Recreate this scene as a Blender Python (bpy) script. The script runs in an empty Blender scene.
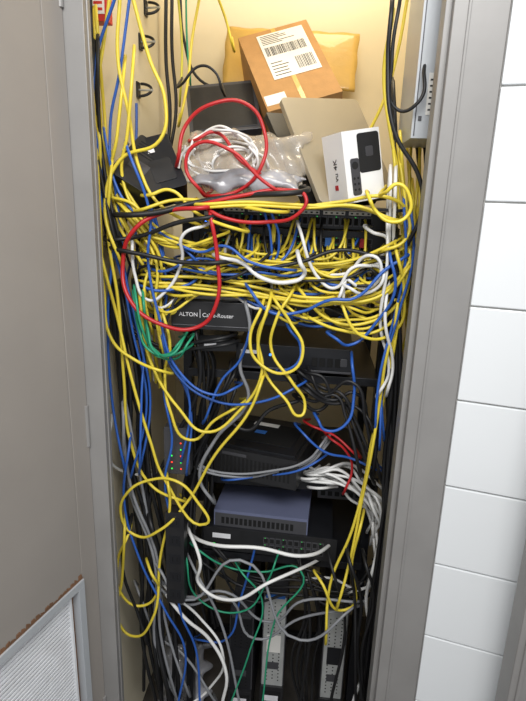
import bpy, bmesh, math, random
from mathutils import Vector, Matrix
random.seed(23)
S=bpy.context.scene
S.view_settings.view_transform='Standard'
F=530.0
EYE=Vector((0,0,1.55))
ROT=Matrix.Rotation(math.radians(5),3,'Z')@Matrix.Rotation(math.radians(90-15.7),3,'X')@Matrix.Rotation(math.radians(1.9),3,'Z')
# ---------- camera
cd=bpy.data.cameras.new('camera'); cam=bpy.data.objects.new('camera',cd); S.collection.objects.link(cam)
cd.sensor_fit='VERTICAL'; cd.sensor_height=36; cd.lens=F/701*36; cd.clip_start=0.02
cam.matrix_world=Matrix.Translation(EYE)@ROT.to_4x4(); S.camera=cam
# survey helpers: sight line measured in the photo, met with a known vertical plane of the closet
def ray(u,v): return ROT@Vector(((u-263)/F,-(v-350.5)/F,-1))
def P(u,v,y):
    d=ray(u,v); return EYE+d*(y/d.y)
def PP(u,v,p,n):
    d=ray(u,v); return EYE+d*((p-EYE).dot(n)/d.dot(n))
# ---------- materials
def lin(c): return tuple(((x/255)/12.92 if x/255<=0.04045 else ((x/255+0.055)/1.055)**2.4) for x in c)
MATS={}
def mat(name,c,rough=0.5,metal=0.0,var=0.08,scale=20,bump=0.0,trans=0.0,alpha=1.0,emit=0,coat=0):
    if name in MATS: return MATS[name]
    m=bpy.data.materials.new(name); m.use_nodes=True; nt=m.node_tree; b=nt.nodes['Principled BSDF']
    c=lin(c)
    tc=nt.nodes.new('ShaderNodeTexCoord'); nz=nt.nodes.new('ShaderNodeTexNoise'); nz.inputs['Scale'].default_value=scale; nz.inputs['Detail'].default_value=4
    nt.links.new(tc.outputs['Object'],nz.inputs['Vector'])
    cr=nt.nodes.new('ShaderNodeValToRGB')
    cr.color_ramp.elements[0].position=0.3; cr.color_ramp.elements[1].position=0.7
    cr.color_ramp.elements[0].color=tuple(x*(1-var) for x in c)+(1,)
    cr.color_ramp.elements[1].color=tuple(min(1,x*(1+var)) for x in c)+(1,)
    nt.links.new(nz.outputs['Fac'],cr.inputs['Fac']); nt.links.new(cr.outputs['Color'],b.inputs['Base Color'])
    b.inputs['Roughness'].default_value=rough; b.inputs['Metallic'].default_value=metal
    b.inputs['Transmission Weight'].default_value=trans; b.inputs['Alpha'].default_value=alpha; b.inputs['Coat Weight'].default_value=coat
    if emit: 
        b.inputs['Emission Color'].default_value=c+(1,); b.inputs['Emission Strength'].default_value=emit
    if bump:
        bp=nt.nodes.new('ShaderNodeBump'); bp.inputs['Strength'].default_value=bump; bp.inputs['Distance'].default_value=0.002
        n2=nt.nodes.new('ShaderNodeTexNoise'); n2.inputs['Scale'].default_value=scale*6
        nt.links.new(tc.outputs['Object'],n2.inputs['Vector']); nt.links.new(n2.outputs['Fac'],bp.inputs['Height']); nt.links.new(bp.outputs['Normal'],b.inputs['Normal'])
    MATS[name]=m; return m
DOORM=mat('door_paint',(150,144,138),0.45,0,0.04,6,0.05)
FRAMEM=mat('frame_paint',(142,140,138),0.4,0.1,0.06,10,0.05)
CREAM=mat('cream_wall',(226,216,190),0.75,0,0.05,5,0.3)
CREAMB=mat('cream_wall_back',(228,214,180),0.75,0,0.04,5,0.3)
TILE=mat('tile_glaze',(226,229,231),0.18,0,0.01,4)
GROUT=mat('grout',(188,186,182),0.9)
FLOORM=mat('floor_vinyl',(72,68,64),0.5,0,0.3,12,0.1)
BLACK=mat('black_plastic',(30,30,32),0.42,0,0.2,30,0.1)
BLACKM=mat('black_metal',(31,32,36),0.35,0.2,0.2,20)
DARK=mat('dark_hole',(6,6,7),0.8)
GREYD=mat('dark_grey_metal',(78,78,82),0.4,0.3)
SILV=mat('brushed_metal',(180,182,180),0.4,0.25,0.08,30)
SILVG=mat('champagne_metal',(164,154,134),0.36,0.3,0.03,8)
BLUEG=mat('blue_grey_metal',(106,112,140),0.45,0.1,0.05,12)
CARD=mat('cardboard',(176,134,84),0.85,0,0.08,30,0.2)
MAILER=mat('amber_paper',(204,166,84),0.35,0,0.1,14,0.3,coat=.4)
WHITE=mat('white_card',(236,236,236),0.45,0,0.02)
PAPER=mat('label_paper',(228,226,220),0.7,0,0.03)
INK=mat('ink',(20,20,22),0.7)
INKR=mat('red_ink',(170,30,40),0.6)
INKW=mat('white_ink',(225,225,228),0.6)
REDS=mat('red_sticker',(200,50,40),0.5)
LG=mat('light_grey_metal',(182,186,190),0.4,0.1,0.03,8)
LEDG=mat('led_green',(60,240,90),0.3,emit=.8)
LEDR=mat('led_red',(250,60,40),0.3,emit=1.5)
LEDB=mat('led_blue',(60,120,250),0.3,emit=3)
BLUEP=mat('port_blue',(50,110,190),0.4)
WOOD=mat('raw_wood',(112,80,56),0.85,0,0.3,40,0.4)
LOUV=mat('louver_white',(225,227,230),0.5)
CABC={'y':((226,204,66),0.38),'b':((44,92,176),0.4),'r':((186,34,38),0.4),'w':((226,226,224),0.4),'k':((24,24,26),0.5),'g':((42,150,112),0.4),'s':((136,138,142),0.45),'o':((196,190,60),0.4)}
CABM={k:mat('cable_sheath_'+k,c,r,0,0.06,6) for k,(c,r) in CABC.items()}
# ---------- mesh builder
class MB:
    def __init__(s): s.bm=bmesh.new(); s.mats=[]
    def mi(s,m):
        if m not in s.mats: s.mats.append(m)
        return s.mats.index(m)
    def box(s,x0,x1,y0,y1,z0,z1,m,T=None):
        vs=[Vector((x,y,z)) for x in(x0,x1) for y in(y0,y1) for z in(z0,z1)]
        if T: vs=[T@v for v in vs]
        v=[s.bm.verts.new(p) for p in vs]; k=s.mi(m)
        for f in((0,1,3,2),(4,6,7,5),(0,4,5,1),(2,3,7,6),(0,2,6,4),(1,5,7,3)):
            fc=s.bm.faces.new([v[i] for i in f]); fc.material_index=k
    def prism(s,pts,z0,z1,m,T=None):
        k=s.mi(m); a=[Vector((p[0],p[1],z0)) for p in pts]; b=[Vector((p[0],p[1],z1)) for p in pts]
        if T: a=[T@q for q in a]; b=[T@q for q in b]
        a=[s.bm.verts.new(q) for q in a]; b=[s.bm.verts.new(q) for q in b]; n=len(a)
        s.bm.faces.new(a[::-1]).material_index=k; s.bm.faces.new(b).material_index=k
        for i in range(n): s.bm.faces.new([a[i],a[(i+1)%n],b[(i+1)%n],b[i]]).material_index=k
    def rrect(s,x0,x1,y0,y1,z0,z1,r,m,T=None):
        pts=[]
        for cx,cy,a0 in((x1-r,y1-r,0),(x0+r,y1-r,90),(x0+r,y0+r,180),(x1-r,y0+r,270)):
            for i in range(6):
                a=math.radians(a0+i*18); pts.append((cx+r*math.cos(a),cy+r*math.sin(a)))
        s.prism(pts,z0,z1,m,T)
    def disc(s,cx,cy,r,z0,z1,m,n=20,T=None):
        s.prism([(cx+r*math.cos(2*math.pi*i/n),cy+r*math.sin(2*math.pi*i/n)) for i in range(n)],z0,z1,m,T)
    def tube(s,pts,r,m,n=8):
        k=s.mi(m); rings=[]
        for i,p in enumerate(pts):
            t=(pts[min(i+1,len(pts)-1)]-pts[max(i-1,0)]).normalized(); a=t.orthogonal() if i==0 else (a-t*a.dot(t)); a.normalize(); c=t.cross(a)
            rings.append([s.bm.verts.new(p+r*(a*math.cos(2*math.pi*j/n)+c*math.sin(2*math.pi*j/n))) for j in range(n)])
        for i in range(len(rings)-1):
            for j in range(n): s.bm.faces.new((rings[i][j],rings[i][(j+1)%n],rings[i+1][(j+1)%n],rings[i+1][j])).material_index=k
        s.bm.faces.new(rings[0][::-1]).material_index=k; s.bm.faces.new(rings[-1]).material_index=k
    def done(s,name,M=None,bev=0.0012):
        me=bpy.data.meshes.new(name); bmesh.ops.recalc_face_normals(s.bm,faces=s.bm.faces[:]); s.bm.to_mesh(me); s.bm.free()
        for m in s.mats: me.materials.append(m)
        o=bpy.data.objects.new(name,me); S.collection.objects.link(o)
        if M is not None: o.matrix_world=M
        if bev:
            b=o.modifiers.new('bevel','BEVEL'); b.width=bev; b.segments=2; b.limit_method='ANGLE'; b.angle_limit=math.radians(40)
        return o
def child(c,p):
    bpy.context.view_layer.update(); c.parent=p; c.matrix_parent_inverse=p.matrix_world.inverted()
def text(name,s,M,size,m,parent,align='LEFT'):
    cu=bpy.data.curves.new(name,'FONT'); cu.body=s; cu.size=size; cu.extrude=0.0003; cu.align_x=align
    t=bpy.data.objects.new(name,cu); S.collection.objects.link(t); bpy.context.view_layer.update()
    me=bpy.data.meshes.new_from_object(t.evaluated_get(bpy.context.evaluated_depsgraph_get())); bpy.data.objects.remove(t)
    me.materials.clear(); me.materials.append(m)
    o=bpy.data.objects.new(name,me); S.collection.objects.link(o); o.matrix_world=M; child(o,parent)
def frame3(O,A,B,keepleft=False):
    O,A,B=P(*O),P(*A),P(*B); e1=A-O; e2=B-O
    if keepleft:
        L2=e2.length; e2.normalize(); e1-=e2*e1.dot(e2); L1=e1.length; e1.normalize()
    else:
        L1=e1.length; e1.normalize(); e2-=e1*e2.dot(e1); L2=e2.length; e2.normalize()
    n=e1.cross(e2)
    M=Matrix((e1,e2,n)).transposed().to_4x4(); M.translation=O
    return M,L1,L2
def devframe(u0,u1,v0,v1,Y,yaw=0):
    um=(u0+u1)/2; vm=(v0+v1)/2
    x0=P(u0,vm,Y).x; x1=P(u1,vm,Y).x; z1=P(um,v0,Y).z; z0=P(um,v1,Y).z
    M=Matrix(((1,0,0,x0),(0,0,-1,Y),(0,1,0,z0),(0,0,0,1)))
    if yaw:
        T=Matrix.Translation((x0,Y,z0)); M=T@Matrix.Rotation(math.radians(yaw),4,'Z')@T.inverted()@M
    return M,x1-x0,z1-z0
T3=Matrix.Translation
# ================= ROOM SHELL
YF=0.97
xh=P(84,350,YF).x; xi=P(101,350,YF).x; xr=P(415,350,YF).x; xo=P(463,350,YF).x
XL=-0.462; XR=0.325; YB=1.75; HC=2.5
def wb(name,a,m,bev=0): 
    b=MB(); b.box(*a,m); return b.done(name,bev=bev)
YI=YF+.022
wb('wall_back',(XL-.1,XR+.1,YB,YB+.1,0,HC),CREAMB)
wb('wall_left',(XL-.1,XL,YI+.001,YB,0,HC),CREAM)
wb('wall_right',(XR,XR+.1,YI+.001,YB,0,HC),CREAM)
wb('ceiling',(XL-.1,XR+.1,YI,YB+.1,HC,HC+.05),CREAM)
wb('floor',(-1.6,1.6,-1.2,YB+.1,-.05,0),FLOORM)
wb('wall_front',(-1.6,xh-.06,YF+.03,YF+.12,0,HC),CREAM)
b=MB()
prof=[(xo,YF),(xo,YF+.1),(xo-.004,YF+.1),(xo-.004,YF+.004),(xr+.004,YF+.004),(xr+.004,YF+.02),(xr-.006,YF+.02),(xr-.006,YF+.05),(XR,YF+.05),(XR,YF+.054),(xr-.010,YF+.054),(xr-.010,YF+.016),(xr,YF+.016),(xr,YF)]
b.prism(prof,0,2.12,FRAMEM)
b.box(xr+.022,xr+.027,YF-.0025,YF+.001,0,2.12,FRAMEM)
fr=b.done('door_frame',bev=.0012)
b=MB()
prof=[(xh-.03,YF),(xi,YF),(xi,YF+.014),(xi+.002,YF+.014),(xi+.002,YF+.026),(XL,YF+.026),(XL,YF+.022),(xi-.004,YF+.022),(xi-.004,YF+.004),(xh-.03,YF+.004)]
b.prism(prof,0,2.12,FRAMEM); j=b.done('jamb_left',bev=.001); child(j,fr)
b=MB(); b.box(xh-.03,xo,YF,YF+.1,2.121,2.18,FRAMEM); j=b.done('jamb_head',bev=.002); child(j,fr)
M,w,h=devframe(401,411,495,540,YF+.014); b=MB(); b.rrect(0,w,0,h,0,.003,.003,LG); b.box(w*.3,w*.7,h*.3,h*.7,.003,.0035,DARK); j=b.done('strike_plate',M,0.0005); child(j,fr)
# tile wall (turned slightly toward the room)
ang=math.radians(-14); Mt=T3((xo,YF,0))@Matrix.Rotation(ang,4,'Z')
tn=Mt.to_3x3()@Vector((0,-1,0))
za=PP(487,202,Vector((xo,YF,0)),tn).z; zb=PP(432,637,Vector((xo,YF,0)),tn).z
TW=0.40; TH=(za-zb)/5
b=MB(); b.box(0,1.25,.006,.1,0,2.5,GROUT)
for r in range(-9,6):
    z0=za+r*TH+.0015; z1=z0+TH-.003
    if z1<0.0: continue
    z0=max(z0,0)
    for c in range(3):
        b.box(.002+c*TW,(c+1)*TW-.002,0,.008,z0,min(z1,2.5),TILE)
b.done('wall_tiled',Mt,.002)
p=P(499,701,0.86)
b=MB(); b.box(0,.1,0,.05,0,2.1,FRAMEM); b.box(.012,.02,-.004,.001,0,2.1,FRAMEM); b.done('trim_1',T3((p.x,.83,0)),.003)
# door
dang=math.radians(16); dd=Vector((-math.sin(dang),-math.cos(dang),0)); nn=Vector((math.cos(dang),-math.sin(dang),0))
H=Vector((xh,YF-.001,0))
Md=Matrix((dd,Vector((0,0,1)),nn)).transposed().to_4x4(); Md.translation=H
def dl(u,v): q=Md.inverted()@PP(u,v,H,nn); return q.x,q.y
vx,vz=dl(82,578)
DWID=.72
b=MB()
b.box(0,vx,.01,2.1,-.04,0,DOORM); b.box(vx,DWID-.1,vz,2.1,-.04,0,DOORM); b.box(DWID-.1,DWID,.01,2.1,-.04,0,DOORM); b.box(vx,DWID-.1,.01,.12,-.04,0,DOORM)
door=b.done('door_1',Md,.002)
b=MB(); xe=DWID-.1
fw=.018; ix=vx+fw+.012; iz=vz-fw-.006
b.box(vx,xe,vz-fw,vz,-.03,.006,LG); b.box(vx,vx+fw,.12,vz-fw,-.03,.006,LG)
b.box(vx+fw,xe,iz,vz-fw,-.035,-.012,WOOD); b.box(vx+fw,ix,.12,iz,-.035,-.012,WOOD)
b.box(ix,xe,.12,iz,-.04,-.034,LOUV)
z=.125
while z<iz-.004:
    b.box(ix+.006,xe,z,z+.0055,-.033,-.008,LOUV); z+=.0095
b.box(ix,ix+.006,.12,iz,-.033,-.004,LOUV); b.box(ix+.006,xe,iz-.006,iz,-.033,-.004,LOUV)
for i in range(26):
    x=vx+i*.012; b.prism([(x,vz),(x+.013,vz),(x+.011,vz+.004+.009*random.random()),(x+.003,vz+.004+.009*random.random())],.0005,.0025,WOOD)
o=b.done('door_vent',Md,.0005); child(o,door)
b=MB()
for z in(.3,1.05,1.85):
    b.disc(0,0,.005,z,z+.09,FRAMEM,12)
o=b.done('hinges',T3((xh-.002,YF-.004,0)),.0005); child(o,door)

# ================= RACK
RX0=P(192,300,1.25).x; RX1=P(384,300,1.25).x
b=MB()
for x in(RX0-.025,RX1):
    for y in(1.26,1.6):
        b.box(x,x+.022,y,y+.03,0,1.50,BLACKM)
for z in(.0,1.465):
    b.box(RX0,RX1,1.27,1.285,z,z+.03,BLACKM); b.box(RX0,RX1,1.6,1.615,z,z+.03,BLACKM)
rack=b.done('network_rack',bev=.001)
def shelf(v,Y,d=.36,x0=None,x1=None,lip=.02):
    z=P(280,v,Y).z; b=MB(); b.box(x0 or RX0,x1 or RX1,Y,Y+d,z-.006,z,BLACKM); b.box(x0 or RX0,x1 or RX1,Y-.003,Y,z-lip,z,BLACKM)
    o=b.done('rack_shelf',bev=.0008); child(o,rack); return z
topz=shelf(205,1.1,.52,lip=.006)
def ports(b,x0,x1,y0,y1,n,rows,z=0,m=DARK,surround=None):
    w=(x1-x0)/n; h=(y1-y0)/rows
    for r in range(rows):
        for i in range(n):
            X=x0+i*w; Yy=y0+r*h
            if surround: b.box(X+w*.06,X+w*.94,Yy+h*.06,Yy+h*.94,z,z+.0015,surround)
            b.box(X+w*.18,X+w*.82,Yy+h*.2,Yy+h*.8,z+.0015,z+.0022,m)
            if i%3==0: b.box(X+w*.3,X+w*.45,Yy+h*.86,Yy+h*.91,z+.0022,z+.0026,LEDG)
def switch(name,u0,u1,v0,v1,Y,depth,body,n,rows,yaw=-2,sur=GREYD,label=True):
    M,w,h=devframe(u0,u1,v0,v1,Y,yaw); b=MB()
    b.box(0,w,0,h,-depth,0,body); b.box(-.015,-.0005,0,h,-.004,.002,body); b.box(w+.0005,w+.015,0,h,-.004,.002,body)
    ports(b,.05,w-.03,h*.1,h*.72,n,rows,0,DARK,sur)
    if label:
        for i in range(6):
            X=.05+i*(w-.08)/6; b.box(X+.004,X+(w-.08)/6-.004,h*.76,h*.97,0,.001,PAPER)
            for k in range(4): b.box(X+.008+k*.012,X+.013+k*.012,h*.82,h*.9,.001,.0013,INK)
    b.box(.01,.035,h*.3,h*.7,0,.001,PAPER if label else BLUEP)
    for i in range(3): b.box(.012+i*.008,.016+i*.008,h*.12,h*.2,0,.0015,LEDB)
    if not label:
        for f in(.3,.42,.68): b.box(w*f,w*f+.014,h*.3,h*.7,.002,.012,BLUEP)
        b.box(w*.86,w*.89,h*.3,h*.7,.002,.01,INKR)
    return b.done(name,M,.0006)
switch('patch_panel',200,386,209,227,1.22,.05,BLACKM,24,1)
switch('network_switch',200,386,229,251,1.22,.25,BLACKM,24,2,label=False)
switch('network_switch',200,386,262,288,1.235,.25,GREYD,24,2)
# labelled cable manager
M,w,h=devframe(171,252,302,330,1.12)
b=MB(); b.box(0,w,0,h,-.03,0,BLACK); b.box(0.002,w*2.6,h*.15,h*.9,-.07,-.031,BLACKM); b.box(.004,w-.004,h*.12,h*.16,0,.002,GREYD)
cm=b.done('cable_manager',M,.002)
text('brand_text','ALTON',M@T3((.018,h*.46,.0005)),.0125,INKW,cm); text('model_text','Cable-Router',M@T3((.07,h*.46,.0005)),.0125,INKW,cm)
b=MB(); b.box(.0645,.0655,h*.42,h*.72,0,.0008,INKW); o=b.done('divider',M,0); child(o,cm)
M,w,h=devframe(158,262,289,301,1.17); b=MB(); b.box(0,w,0,h,-.04,0,WHITE); b.box(.02,w-.02,h*.4,h*.5,0,.001,GREYD); b.done('blanking_panel',M,.001)
M,w,h=devframe(236,352,346,370,1.2,-2); b=MB(); b.box(0,w,0,h,-.27,0,BLACKM); b.box(.001,w-.001,h*.0,h*.08,0,.002,GREYD)
for i in range(4): b.box(w*.66+i*.018,w*.66+.013+i*.018,h*.25,h*.6,0,.002,DARK)
b.rrect(w*.9,w*.96,h*.3,h*.62,0,.002,.003,GREYD); b.disc(w*.3,h*.6,.003,0,.002,LEDB,10); b.box(.012,.05,h*.6,h*.75,0,.001,INKW)
b.done('firewall_appliance',M,.0015)
shelf(373,1.21,.35)
M,w,h=devframe(196,236,336,352,1.17,8); b=MB(); b.rrect(0,w,0,h,-.1,0,.004,BLACK); b.box(w*.2,w*.5,h*.3,h*.7,0,.001,INKW); b.box(w*.6,w*.64,h*.3,h*.45,0,.001,LEDG); b.done('power_adapter',M,.002)
zs=shelf(480,1.22,.36)
M,w,h=devframe(214,300,449,477,1.2,-14); b=MB()
b.rrect(0,w,0,h,-.22,0,.002,BLACK); b.box(.01,w-.01,h,h+.006,-.21,-.012,BLACKM); b.box(.03,w-.03,h+.006,h+.008,-.17,-.05,DARK)
b.box(.07,.1,h+.008,h+.0085,-.12,-.1,BLUEP); b.box(.05,.12,h+.008,h+.0087,-.17,-.15,PAPER)
for i in range(18): b.box(.012+i*(w-.024)/18,.012+(i+.5)*(w-.024)/18,h*.2,h*.75,0,.0008,DARK)
b.box(w*.1,w*.4,h*.8,h*.9,0,.001,GREYD)
b.done('mini_server',M,.001)
M,w,h=devframe(214,308,513,531,1.2,-3); b=MB(); b.box(0,w,0,h,-.2,0,BLUEG); b.box(.003,w-.003,h*.12,h*.85,0,.001,GREYD)
for i in range(16): b.box(.02+i*.012,.028+i*.012,h*.3,h*.65,.001,.0018,DARK)
for i in range(10):
    b.box(.03,w-.03,h,h+.0003,-.19+i*.006,-.187+i*.006,GREYD)
b.done('network_switch',M,.0012)
M,w,h=devframe(208,332,531.5,554,1.19,-2); b=MB(); b.box(0,w,0,h,-.26,-.002,BLACKM); b.box(-.012,w+.012,.0005,h-.0005,-.004,0,BLACK)
ports(b,w*.45,w-.02,h*.2,h*.8,10,2,0,DARK,GREYD); b.box(.012,.06,h*.55,h*.75,0,.001,INKW); b.box(.012,.02,h*.2,h*.3,0,.001,LEDG); b.done('network_switch',M,.001)
shelf(556,1.2,.36)
M,w,h=devframe(318,378,476,500,1.3); b=MB(); b.box(0,w,0,h,-.2,0,GREYD); ports(b,.005,w-.005,.003,h-.003,8,2); b.done('network_switch',M,.001)
# servers standing on end
def server(name,u0,u1,v0,Y,depth,body,fr=BLACK,ex=False):
    a=P(u0,v0,Y); c=P(u1,v0,Y); w=c.x-a.x; h=a.z
    M=Matrix(((1,0,0,a.x),(0,0,-1,Y),(0,1,0,0),(0,0,0,1)))
    b=MB(); b.box(0,w,0,h,-depth,0,GREYD); b.box(.003,w-.003,.02,h-.012,0,.003,body)
    b.box(-.001,w+.001,0,h*.36,0,.01,fr); b.box(.006,w-.006,h*.05,h*.33,.01,.011,DARK)
    b.box(w*.2,w*.8,h*.26,h*.3,.011,.012,INKW); b.box(w*.3,w*.5,h*.2,h*.21,.011,.0125,INKR)
    k=h*.4
    while k<h*.93:
        b.disc(w*.25,k,.0022,.003,.0036,DARK,8); b.disc(w*.5,k+.006,.0022,.003,.0036,DARK,8); b.disc(w*.75,k,.0022,.003,.0036,DARK,8); k+=.012
    b.box(w*.2,w*.8,h*.6,h*.72,.0037,.0043,PAPER if ex else BLACKM); b.box(w*.1,w*.9,h-.014,h-.004,.0,.005,BLUEP if ex else GREYD)
    b.box(w*.25,w*.75,h*.48,h*.53,.0037,.0045,GREYD)
    return b.done(name,M,.001)
server('rack_server',264,288,592,1.24,.42,SILV,ex=True)
server('rack_server',326,350,604,1.22,.42,SILV)
server('rack_server',230,254,612,1.24,.4,BLACKM,fr=BLACK)
# ================= TOP ITEMS
M,w,h=frame3((268,112,1.38),(342,90,1.42),(238,38,1.56),True); t=.14
b=MB(); b.box(0,w,0,h,-t,0,CARD); b.box(w*.47,w*.53,0,h,0,.0006,MAILER); b.box(w*.47,w*.53,-.0006,0,-t,0,MAILER)
b.box(w*.24,w*.9,h*.34,h*.94,.0007,.0014,PAPER)
xs=w*.28
while xs<w*.84:
    q=random.choice((.001,.0015,.0025)); b.box(xs,xs+q,h*.64,h*.76,.0014,.0018,INK); xs+=q+random.choice((.001,.002))
for i in range(6): b.box(w*.28,w*(.5+.25*random.random()),h*(.8+.022*i),h*(.808+.022*i),.0014,.0018,INK)
for i in range(5): b.box(w*.28,w*(.44+.1*random.random()),h*(.38+.04*i),h*(.39+.04*i),.0014,.0018,INK)
xs=w*.62
while xs<w*.86:
    q=random.choice((.001,.0015,.002)); b.box(xs,xs+q,h*.4,h*.56,.0014,.0018,INK); xs+=q+random.choice((.001,.002))
b.box(w*.02,w*.3,h*.06,h*.18,.0002,.0008,PAPER)
b.done('cardboard_box',M,.002)
def puffy(name,O,A,B,t,m,amp=.006,nx=22,ny=18,seed=1,sol=True,fq=(15,60)):
    M,w,h=frame3(O,A,B); bm=bmesh.new(); rr=random.Random(seed); ph=[(rr.uniform(*fq)*rr.choice((-1,1)),rr.uniform(*fq),rr.uniform(0,6),rr.uniform(.3,1)) for _ in range(9)]
    g=[]
    for i in range(nx+1):
        row=[]
        for j in range(ny+1):
            x=w*i/nx; y=h*j/ny; e=min(1,4*min(i/nx,1-i/nx,j/ny,1-j/ny)+.0)
            z=t*math.sqrt(max(e,0))+amp*sum(a*abs(math.sin(p*x+q*y+r)) for p,q,r,a in ph)/3
            ex=amp*.8*math.sin(y*90+seed) if i in(0,nx) else 0; ey=amp*.8*math.sin(x*80) if j in(0,ny) else 0
            row.append(bm.verts.new((x+ex,y+ey,z)))
        g.append(row)
    for i in range(nx):
        for j in range(ny):
            f=bm.faces.new((g[i][j],g[i+1][j],g[i+1][j+1],g[i][j+1])); f.smooth=True
    me=bpy.data.meshes.new(name); bm.to_mesh(me); bm.free(); me.materials.append(m)
    o=bpy.data.objects.new(name,me); S.collection.objects.link(o); o.matrix_world=M
    if sol: s=o.modifiers.new('s','SOLIDIFY'); s.thickness=.001
    return o
puffy('padded_envelope',(222,84,1.66),(354,92,1.66),(206,26,1.7),.004,MAILER,.002,fq=(6,18))
M,w,h=frame3((190,135,1.42),(262,128,1.45),(176,87,1.5)); b=MB(); b.rrect(0,w,0,h,-.08,0,.004,GREYD); b.box(.01,w-.01,.01,h-.01,0,.002,BLACK); b.done('equipment_case',M,.002)
M,w,h=frame3((306,203,1.17),(376,197,1.29),(266,112,1.30),True); b=MB(); b.rrect(0,w,0,h,-.016,0,.004,BLACK); b.done('tablet_case',M,.001)
M,w,h=frame3((321,203,1.14),(398,196,1.26),(280,97,1.25),True); b=MB(); b.rrect(0,w,0,h,-.012,0,.012,SILVG); b.rrect(.002,w-.002,.002,h-.002,-.014,-.012,.01,BLACK); b.done('laptop',M,.001)
# streaming player carton
M,w,h=frame3((349,204,1.09),(385,197,1.13),(347,131,1.09)); t=.076
b=MB(); b.box(0,w,0,h,-t,0,WHITE)
b.rrect(w*.38,w*.97,h*.4,h*.95,0,.0006,.006,INK); b.rrect(w*.14,w*.38,h*.1,h*.62,.0006,.0012,.005,GREYD); b.disc(w*.26,h*.52,w*.085,.0012,.0016,INK)
for k in range(3): b.disc(w*.21,h*(.18+.08*k),w*.03,.0012,.0016,INK,10); b.disc(w*.31,h*(.18+.08*k),w*.03,.0012,.0016,INK,10)
b.rrect(w*.58,w*.78,h*.62,h*.76,.0006,.001,.003,GREYD)
sp=b.done('streaming_player_box',M,.0015)
LM=M@Matrix(((0,0,-1,0),(0,1,0,0),(1,0,0,-t),(0,0,0,1)))
text('side_text','vu 4K',LM@T3((t*.62,h*.33,.0004))@Matrix.Rotation(math.pi/2,4,'Z'),.018,INK,sp)
b=MB(); b.box(t*.5-.006,t*.5+.006,h*.25-.006,h*.25+.004,0,.0006,INKR); o=b.done('mark',LM,0); child(o,sp)
# black power bricks top-left
M,w,h=frame3((108,170,1.09),(152,198,1.09),(126,124,1.17)); b=MB(); b.rrect(0,w,0,h,-.06,0,.006,BLACK); b.box(w*.2,w*.6,h*.3,h*.5,0,.0006,GREYD)
for i in range(5): b.box(w*.1,w*.9,h*(.62+i*.06),h*(.64+i*.06),0,.0008,DARK)
b.done('battery_backup',M,.003)
M,w,h=frame3((152,194,1.1),(188,184,1.13),(136,140,1.16)); b=MB(); b.rrect(0,w,0,h,-.06,0,.006,BLACKM); b.box(w*.1,w*.5,h*.7,h*.8,0,.0006,INKW); b.rrect(w*.2,w*.8,h*.15,h*.55,0,.002,.004,BLACK); b.done('power_adapter',M,.003)
PL=mat('clear_plastic',(215,205,190),0.12,0,0.1,20,0.5,alpha=0.38,coat=.5)
PLD=mat('smoky_plastic',(160,160,165),0.15,0,0.5,14,0.5,alpha=0.75,coat=.5)
puffy('plastic_bag',(185,192,1.16),(304,196,1.18),(182,140,1.22),.03,PL,.018,44,30,3)
puffy('plastic_bag',(195,196,1.13),(300,200,1.13),(200,180,1.17),.02,PLD,.014,40,16,9)
puffy('plastic_bag',(164,700,1.32),(208,700,1.32),(166,640,1.42),.04,PLD,.03,34,34,5)
# electrical box
z0=P(425,140,1.1).z; x0=P(415,80,1.09).x; yb=1.075
b=MB(); b.box(x0,XR,yb,1.25,z0,2.25,LG); b.disc(0,0,.006,-.003,.001,GREYD,14,T3((x0+.05,yb-.001,1.80))@Matrix.Rotation(math.pi/2,4,'X'))
b.box(x0+.004,x0+.006,yb-.001,yb,z0+.004,2.2,GREYD)
for zz in(z0+.03,z0+.3): b.box(x0+.01,x0+.016,yb-.002,yb,zz,zz+.008,GREYD)
b.box(x0+.022,x0+.042,yb-.0015,yb,z0+.04,z0+.11,PAPER)
for i in range(6): b.box(x0+.025,x0+.04,yb-.002,yb-.0015,z0+.047+i*.01,z0+.05+i*.01,INK)
b.done('electrical_box',bev=.001)
def hook(u,v,Y,side):
    p=P(u,v,Y); x=XL if side<0 else XR; s=-side
    b=MB(); b.box(min(x,x+s*.004),max(x,x+s*.004),Y-.012,Y+.012,p.z-.018,p.z+.018,BLACKM)
    pts=[Vector((x+s*(.006+.03*math.sin(a)),Y+.01*math.cos(a),p.z+.016*math.cos(a))) for a in [math.pi*i/14 for i in range(15)]]
    b.tube(pts,.0035,BLACKM)
    b.tube([Vector((x+s*.002,Y,p.z)),Vector((x+s*.045,Y-.02,p.z-.004))],.0025,SILV)
    b.done('cable_hook',bev=0)
hook(140,42,1.45,-1); hook(142,90,1.42,-1); hook(404,16,1.35,1); hook(150,8,1.5,-1)
# small red box with a notice, fixed to the left wall
za=P(98,21,1.14).z
b=MB(); b.box(XL,XL+.034,1.14,1.17,za,za+.09,REDS); b.box(XL+.004,XL+.030,1.1385,1.14,za+.012,za+.05,PAPER)
for i in range(3): b.box(XL+.008,XL+.026,1.1378,1.1385,za+.018+i*.011,za+.023+i*.011,REDS)
b.done('alarm_box',bev=.001)
def pstrip(u,v0,v1,Y,w=.045):
    a=P(u,v0,Y); c=P(u,v1,Y); h=a.z-c.z; M=Matrix(((1,0,0,a.x),(0,0,-1,Y),(0,1,0,c.z),(0,0,0,1)))
    b=MB(); b.rrect(0,w,0,h,-.035,0,.006,BLACK); n=max(3,int(h/.045))
    for i in range(n):
        y=h*(i+.5)/n; b.box(w*.2,w*.8,y-.014,y+.014,0,.001,BLACKM); b.box(w*.35,w*.4,y-.006,y+.006,.001,.0016,DARK); b.box(w*.6,w*.65,y-.006,y+.006,.001,.0016,DARK)
    return b.done('power_strip',M,.002)
pstrip(165,512,602,1.08); pstrip(190,420,500,1.3,.04)
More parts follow.
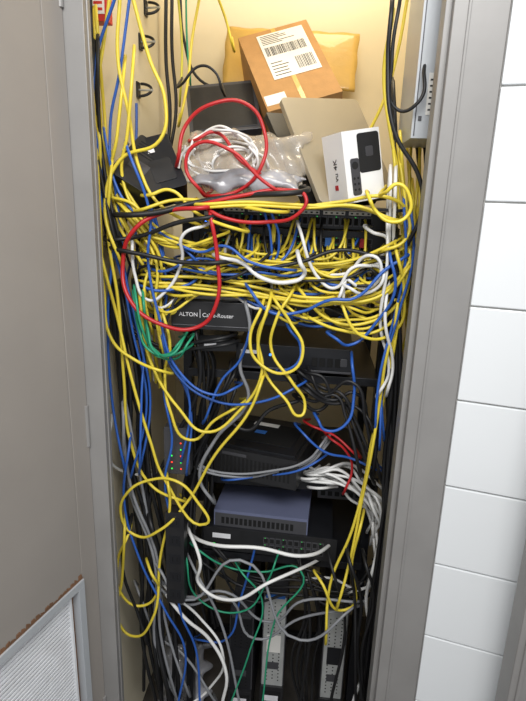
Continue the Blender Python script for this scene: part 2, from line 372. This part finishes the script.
M,w,h=devframe(164,190,428,474,1.13); b=MB(); b.rrect(0,w,0,h,-.03,0,.003,GREYD)
for i in range(6): b.disc(w*.3,h*(.12+.14*i),.0022,0,.002,[LEDG,LEDR,LEDG,LEDG,LEDR,LEDG][i],8); b.disc(w*.65,h*(.12+.14*i),.002,0,.002,LEDG if i%2 else LEDR,8)
b.done('network_terminal',M,.001)
# ================= CABLES
XLc,XRc=XL+.007,XR-.007
def C(u,v,y):
    p=P(u,v,y)
    k=1
    if p.x<XLc: k=XLc/p.x
    if p.x>XRc: k=XRc/p.x
    q=EYE+(p-EYE)*k
    if q.y<YF+.045:
        q.y=YF+.045
    if q.z<.006: q=EYE+(p-EYE)*((EYE.z-.006)/(EYE.z-p.z))
    return q
GR={}
def addw(col,pts,r): GR.setdefault(col,[]).append((pts,r))
def add(col,Y,pts,r=.0033,j=.012,tuck=True):
    out=[]
    for p in pts:
        y=Y+(p[2] if len(p)>2 else random.uniform(-j,j)); out.append(C(p[0],p[1],y))
    if tuck:
        for k,e in((0,pts[0]),(-1,pts[-1])):
            if 0<=e[1]<=700:
                q=C(e[0],e[1]-6,out[k].y+.13)
                if k==0: out.insert(0,q)
                else: out.append(q)
    addw(col,out,r)
def multi(col,Y,pts,n,spread=6,r=.0033,j=.02):
    for i in range(n):
        ou,ov=random.uniform(-spread,spread),random.uniform(-spread,spread)
        add(col,Y,[(p[0]+ou+random.uniform(-spread,spread)*.6,p[1]+ov+random.uniform(-spread,spread)*.8) for p in pts],r,j)
# --- red
add('r',1.06,[(208,207),(165,212),(134,230),(123,262),(130,300),(160,324),(198,327),(216,305),(217,255),(210,212)],.0044)
add('r',1.12,[(178,160),(186,125),(215,103),(248,105),(264,130),(262,165),(240,190),(212,196)],.0038)
add('r',1.07,[(196,205),(240,196),(285,190),(306,198),(298,214),(268,222),(225,218),(205,207)],.0038)
add('r',1.08,[(200,190),(186,168),(195,145),(230,150),(262,180),(280,192)],.0035)
add('r',1.14,[(196,140),(215,132),(240,160),(262,175)],.0035)
add('r',1.16,[(330,438),(345,450),(352,470),(345,490)],.003); add('r',1.16,[(310,425),(335,436),(356,455)],.003)
# --- white
for k in range(9):
    a=random.uniform(0,6); cx,cy=225+random.uniform(-18,18),157+random.uniform(-10,10); rx,ry=random.uniform(18,36),random.uniform(12,24)
    add('w',1.15,[(cx+rx*math.cos(a+t*.7),cy+ry*math.sin(a+t*.7)) for t in range(9)],.0026,.02,False)
add('w',1.08,[(206,225),(183,235),(182,260),(165,292),(148,300),(135,275),(132,240)],.0035)
add('w',1.08,[(222,258),(240,262),(262,278),(290,282),(304,275),(300,262)],.0045)
add('w',1.1,[(300,230),(320,280),(335,288),(352,268),(380,262),(388,240),(372,232)],.0036)
multi('w',1.09,[(345,300),(352,275),(375,262),(385,275),(370,290),(355,285)],2,4,.0034)
multi('w',1.1,[(395,175),(392,215),(390,260),(385,320),(390,370),(386,388)],3,4,.0035)
multi('w',1.2,[(316,478,-.02),(340,478),(362,490),(378,510),(380,545)],14,10,.0036,.03)
add('w',1.09,[(188,532,.1),(215,545),(260,548),(300,556),(330,545,.1)],.0045)
add('w',1.09,[(188,528,.05),(200,560),(200,585),(230,600),(270,582),(318,560,.1)],.0042)
add('w',1.1,[(170,600),(185,618),(210,640),(226,672),(222,705)],.0045)
add('w',1.12,[(168,590),(200,618),(222,650),(208,690),(190,705)],.0035)
add('w',1.15,[(375,560),(366,600),(372,640),(352,705)],.0042)
add('w',1.2,[(300,580),(330,578),(362,590),(378,580)],.0035)
add('w',1.18,[(370,500),(384,540),(378,580),(350,592)],.004); add('s',1.12,[(245,300),(250,330),(240,365),(248,400),(215,440),(200,480),(212,500)],.0042)
add('w',1.14,[(112,420),(108,450),(120,470),(150,475)],.0035)
# --- yellow
Yl=[
 (1.1,[(110,-5),(104,40),(98,90),(106,150),(126,190),(160,230),(200,245)]),
 (1.09,[(120,-5),(118,60),(128,110),(140,170),(160,205),(200,225)]),
 (1.07,[(90,60),(96,140),(100,220),(104,290),(112,340),(135,360),(165,372)]),
 (1.08,[(132,-5),(150,60),(165,100),(160,140),(120,160),(105,210),(120,260)]),
 (1.1,[(98,120),(108,200),(140,260),(165,292),(200,294)]),
 (1.08,[(100,250),(118,320),(132,380),(150,440),(165,480),(206,524),(196,500),(178,482),(150,480),(128,492),(121,515),(135,535),(160,530),(185,505),(215,455),(250,410),(262,380)]),
 (1.09,[(140,300),(150,360),(180,410),(205,432),(240,410),(262,372),(258,335),(268,310)]),
 (1.08,[(262,306),(250,340),(258,362),(290,372),(303,350),(290,322),(275,300)]),
 (1.09,[(270,300),(258,350),(268,378),(286,400),(300,416),(305,406),(292,382),(272,352),(276,320),(292,292)]),
 (1.1,[(162,310),(170,345),(165,372),(170,410),(190,440),(215,420),(240,405)]),
 (1.09,[(128,535),(118,560),(122,595),(140,606),(158,590),(150,570)]),
 (1.1,[(405,225),(410,270),(402,310),(388,350),(380,400),(372,450),(362,500),(350,560),(338,605)]),
 (1.11,[(398,300),(392,350),(386,390),(372,440),(365,480),(352,530),(330,585),(326,640)]),
 (1.3,[(408,-5),(398,50),(384,100),(366,140),(358,170)]),
 (1.12,[(392,20),(384,70),(390,130),(402,190),(408,240)]),
 (1.04,[(386,192),(398,184),(410,198),(408,215),(392,222),(375,210),(370,200)]),
 (1.08,[(300,207),(340,202),(390,198),(408,215),(405,240),(385,250)]),
 (1.1,[(410,240),(404,300),(380,330),(340,330),(310,318)]),
 (1.1,[(300,290),(330,320),(370,322),(400,300),(408,262)]),
 (1.09,[(340,300),(362,336),(396,330),(404,290),(396,250)]),
 (1.12,[(320,580),(345,610),(352,560),(362,520)]),
 (1.4,[(200,-5),(192,40),(188,80),(180,120)]),
 (1.5,[(217,-5),(226,20),(232,44)]),
 (1.07,[(150,195),(170,190),(195,212),(240,230)]),
 (1.07,[(140,210),(175,200),(230,205),(280,212)]),
 (1.09,[(112,160),(108,230),(118,300),(124,380),(130,440),(152,486),(180,500)]),
 (1.09,[(125,520),(122,580),(118,620),(132,636),(152,620),(160,560),(170,500),(168,484)]),
]
for Y,p in Yl: add('y',Y,p,.0035)
multi('y',1.12,[(95,20),(100,110),(112,180),(135,235),(165,262),(200,270)],3,7)
multi('y',1.1,[(125,60),(118,130),(115,180),(140,220),(170,240),(210,240)],2,7)
multi('y',1.11,[(150,232),(180,240),(230,256),(290,262),(350,262),(400,240)],3,7)
multi('y',1.1,[(150,280),(200,288),(260,296),(320,304),(380,290),(404,262)],4,6)
multi('y',1.12,[(398,150),(402,200),(408,250),(400,310),(390,370)],3,5)
multi('y',1.1,[(118,200),(142,222),(160,255),(156,300),(160,340)],4,8)
multi('y',1.07,[(200,204),(250,202),(310,206),(360,207),(398,220)],2,3,.0033,.01)
px0=P(206,250,1.22).x; px1=P(384,250,1.22).x
rows=[P(290,v,1.22).z for v in(218,236,245,270,281)]
bl=P(150,264,1.17); br=P(402,264,1.17)
xg0=P(168,300,1.14).x; xg1=P(262,300,1.14).x; zg=P(210,295,1.12).z
def keep(q):
    if xg0<q.x<xg1: q.z=max(q.z,zg+random.uniform(0,.02))
    return q
def portcable(col,r=.0031,n=1):
    for _ in range(n):
        x=random.uniform(px0,px1); z=random.choice(rows[1:] if random.random()<.8 else rows); side=random.random()<(.65-.5*(x-px0)/(px1-px0)+.1)
        e=bl if side else br; sg=-1 if side else 1
        y1=random.uniform(1.11,1.16); dz=random.uniform(.03,.08)
        pts=[Vector((x,1.222,z)),Vector((x+random.uniform(-.004,.004),1.185,z-.004)),Vector((x+sg*random.uniform(.0,.02),y1,z-dz))]
        span=e.x-x; zl=min(z-dz,e.z)
        for f in(.35,.65,.88):
            pts.append(Vector((x+span*f,y1+random.uniform(-.03,.02),zl+random.uniform(-.03,.025))))
        pts.append(Vector((e.x+sg*random.uniform(-.01,.03),1.17,e.z+random.uniform(-.04,.04))))
        pts.append(Vector((max(XLc,min(XRc,e.x+sg*random.uniform(0,.05))),1.26,e.z-random.uniform(.05,.35)*(1 if random.random()<.6 else -1))))
        addw(col,[keep(q) for q in pts],r)
portcable('y',n=38); portcable('b',n=11); portcable('k',n=16); portcable('w',n=3)
for _ in range(34):
    x=random.uniform(px0,px1-.04); x2=x+random.uniform(-.12,.12); x2=max(px0,min(px1,x2)); z=random.choice(rows[:3]); z2=random.choice(rows[1:]); y=random.uniform(1.12,1.17); d=random.uniform(.01,.07)
    addw('y' if _%5 else ('b' if _%2 else 'k'),[keep(q) for q in [Vector((x,1.222,z)),Vector((x,1.185,z-.003)),Vector((x*.7+x2*.3,y,min(z,z2)-d*.7)),Vector((x*.3+x2*.7,y,min(z,z2)-d)),Vector((x2,1.185,z2-.003)),Vector((x2,1.222,z2))]],.003)
# --- blue
Bl=[
 (1.08,[(116,-5),(96,60),(94,120),(104,180),(112,250),(108,310),(112,400),(125,470)],.003),
 (1.1,[(130,-5),(120,70),(110,130),(118,190),(150,225),(180,245),(198,262)],.003),
 (1.08,[(128,150),(150,215),(148,260),(160,320),(178,370),(215,395),(235,388)],.003),
 (1.1,[(160,330),(175,372),(212,400),(260,402),(300,385)],.003),
 (1.08,[(250,290),(270,312),(300,312),(330,300),(355,298),(385,270),(408,255)],.0034),
 (1.12,[(352,362),(354,395),(345,425),(325,430),(318,420)],.0034),
 (1.08,[(390,255),(395,290),(378,320),(350,345),(335,338)],.0032),
 (1.1,[(165,400),(172,440),(165,480),(175,540),(180,610),(196,650),(200,705)],.003),
 (1.1,[(130,440),(124,500),(140,560),(165,610),(185,650),(178,705)],.003),
 (1.08,[(180,245),(200,252),(225,246),(250,262),(290,270)],.003),
 (1.14,[(252,560),(240,600),(225,640),(200,640)],.003),
 (1.16,[(228,480),(260,476),(300,470),(322,458)],.0028),
 (1.12,[(290,330),(300,345),(298,362),(280,372)],.003),
 (1.12,[(250,330),(240,360),(222,380),(205,420)],.003),
 (1.15,[(300,430),(325,452),(350,458),(378,470)],.003),
]
for Y,p,r in Bl: add('b',Y,p,r)
multi('b',1.1,[(104,130),(112,200),(128,270),(142,330),(150,400),(140,470)],3,9,.0028)
multi('b',1.12,[(130,180),(150,230),(158,290),(160,340),(180,400),(175,470)],2,8,.0028)
multi('b',1.1,[(406,210),(406,260),(392,320),(380,380),(378,440)],3,5,.0028)
multi('b',1.12,[(270,212),(276,235),(268,262),(240,272),(180,262)],2,6,.0028)
# --- green
multi('g',1.06,[(140,300),(143,330),(154,352),(172,356),(184,344)],4,4,.0028)
add('g',1.12,[(196,548),(225,566),(262,572),(300,570),(275,620),(262,705)],.0024)
add('g',1.12,[(185,552),(200,600),(240,612),(268,580),(276,560)],.0024)
add('g',1.5,[(186,-5),(187,40),(190,80)],.0026); add('o',1.45,[(178,-5),(182,50),(180,100)],.003)
add('g',1.12,[(240,570),(262,600),(250,650),(230,705)],.0024)
# --- black
Bk=[
 (1.6,[(172,-5),(172,50),(176,110),(170,150)],.005),(1.6,[(180,-5),(184,40),(200,80),(240,88)],.004),(1.6,[(166,-5),(166,60),(170,120),(165,160)],.005),
 (1.3,[(182,84),(200,66),(215,72),(222,90)],.003),
 (1.12,[(90,-5),(94,80),(100,160),(108,200)],.004),
 (1.06,[(400,0),(392,60),(398,110),(420,100),(424,70)],.0032),
 (1.06,[(392,5),(388,60),(394,130),(420,180),(422,210),(410,240)],.004),
 (1.07,[(120,215),(160,212),(190,204),(240,196),(300,192)],.0055),
 (1.07,[(110,240),(140,236),(180,222),(215,216)],.0045),(1.07,[(112,248),(145,255),(180,262),(225,262)],.0045),
 (1.09,[(250,270),(300,262),(340,250),(385,258)],.004),
 (1.14,[(196,330),(200,380),(175,440),(150,500),(150,600),(160,690)],.005),
 (1.14,[(300,400),(320,410),(325,380),(305,372)],.004),
 (1.12,[(150,520),(160,560),(155,620),(170,700)],.006),
 (1.14,[(235,372),(225,400),(245,430),(270,410),(300,400)],.0045),
 (1.12,[(110,180),(104,210),(112,260),(118,330),(122,420),(128,520)],.004),
 (1.1,[(130,525),(122,560),(140,620),(146,640)],.004),
 (1.14,[(330,560),(345,620),(330,705)],.004),(1.16,[(300,560),(310,620),(300,705)],.004),
]
for Y,p,r in Bk: add('k',Y,p,r)
multi('k',1.12,[(392,240),(394,300),(394,380),(392,460),(384,540),(376,620),(370,705)],10,7,.0048)
multi('k',1.14,[(120,300),(132,380),(140,460),(150,540),(156,620),(162,705)],10,12,.0048)
multi('k',1.2,[(196,335),(205,360),(198,410),(205,470),(200,540),(210,620)],6,9,.004)
multi('k',1.13,[(300,380),(320,400),(345,392),(360,420),(370,470)],6,10,.004)
multi('k',1.17,[(235,375),(215,430),(196,480),(190,560)],4,9,.004)
multi('k',1.19,[(210,560),(250,590),(300,585),(350,600),(372,570)],6,12,.0035)
multi('k',1.2,[(300,560),(310,610),(300,660),(304,705)],5,10,.0038)
multi('k',1.13,[(130,330),(170,350),(200,345),(235,338)],3,8,.004)
multi('k',1.1,[(355,560),(366,600),(360,650),(362,705)],3,8,.004)
multi('s',1.13,[(130,400),(140,480),(160,560),(170,640),(190,705)],3,10,.0038)
multi('s',1.16,[(200,470),(225,478),(270,472),(310,462),(325,445)],3,5,.003)
multi('s',1.14,[(150,560),(180,600),(220,590),(260,620),(300,600),(360,590)],2,12,.0035)
add('s',1.1,[(160,570),(185,600),(240,560),(300,640),(350,610)],.0035); add('s',1.12,[(190,560),(220,620),(240,705)],.0035)
multi('s',1.14,[(150,600),(165,640),(190,660),(215,705)],1,10,.0035)
multi('k',1.09,[(96,40),(96,120),(106,190),(120,250)],4,5,.0035)
multi('k',1.25,[(394,90),(396,160),(398,220)],2,3,.004)
NM={'y':'yellow_ethernet_cables','b':'blue_ethernet_cables','r':'red_ethernet_cables','w':'white_ethernet_cables','k':'black_power_cables','g':'green_ethernet_cables','s':'grey_network_cables','o':'ground_wire'}
for col,L in GR.items():
    cu=bpy.data.curves.new(NM[col],'CURVE'); cu.dimensions='3D'; cu.resolution_u=8; cu.bevel_depth=1.0; cu.bevel_resolution=2; cu.use_fill_caps=True
    for pts,r in L:
        sp_=cu.splines.new('BEZIER'); sp_.bezier_points.add(len(pts)-1)
        for bp_,q in zip(sp_.bezier_points,pts):
            bp_.co=q; bp_.handle_left_type=bp_.handle_right_type='AUTO'; bp_.radius=r
    o=bpy.data.objects.new('tmp',cu); S.collection.objects.link(o); bpy.context.view_layer.update()
    me=bpy.data.meshes.new_from_object(o.evaluated_get(bpy.context.evaluated_depsgraph_get())); bpy.data.objects.remove(o)
    me.materials.clear(); me.materials.append(CABM[col])
    for v in me.vertices:
        v.co.x=max(XL+.001,min(XR-.001,v.co.x)); v.co.y=max(YF+.03,v.co.y); v.co.z=max(.001,v.co.z)
    for f in me.polygons: f.use_smooth=True
    me.name=NM[col]; S.collection.objects.link(bpy.data.objects.new(NM[col],me))
# ================= LIGHT
def area(name,loc,tgt,sx,sy,e,c):
    l=bpy.data.lights.new(name,'AREA'); l.shape='RECTANGLE'; l.size=sx; l.size_y=sy; l.energy=e; l.color=c
    o=bpy.data.objects.new(name,l); S.collection.objects.link(o); o.location=loc; o.rotation_euler=(Vector(tgt)-Vector(loc)).to_track_quat('-Z','Y').to_euler(); return o
area('room_ceiling_light',(.1,-.45,2.55),(0,1.2,.8),1.2,.6,39,(1,.99,.97))
area('closet_ceiling_light',(0.05,1.4,2.45),(0,1.45,0),.3,.3,4.0,(1,.86,.62))
w=bpy.data.worlds.new('world'); S.world=w; w.use_nodes=True; w.node_tree.nodes['Background'].inputs[0].default_value=(.95,.97,1,1); w.node_tree.nodes['Background'].inputs[1].default_value=.64
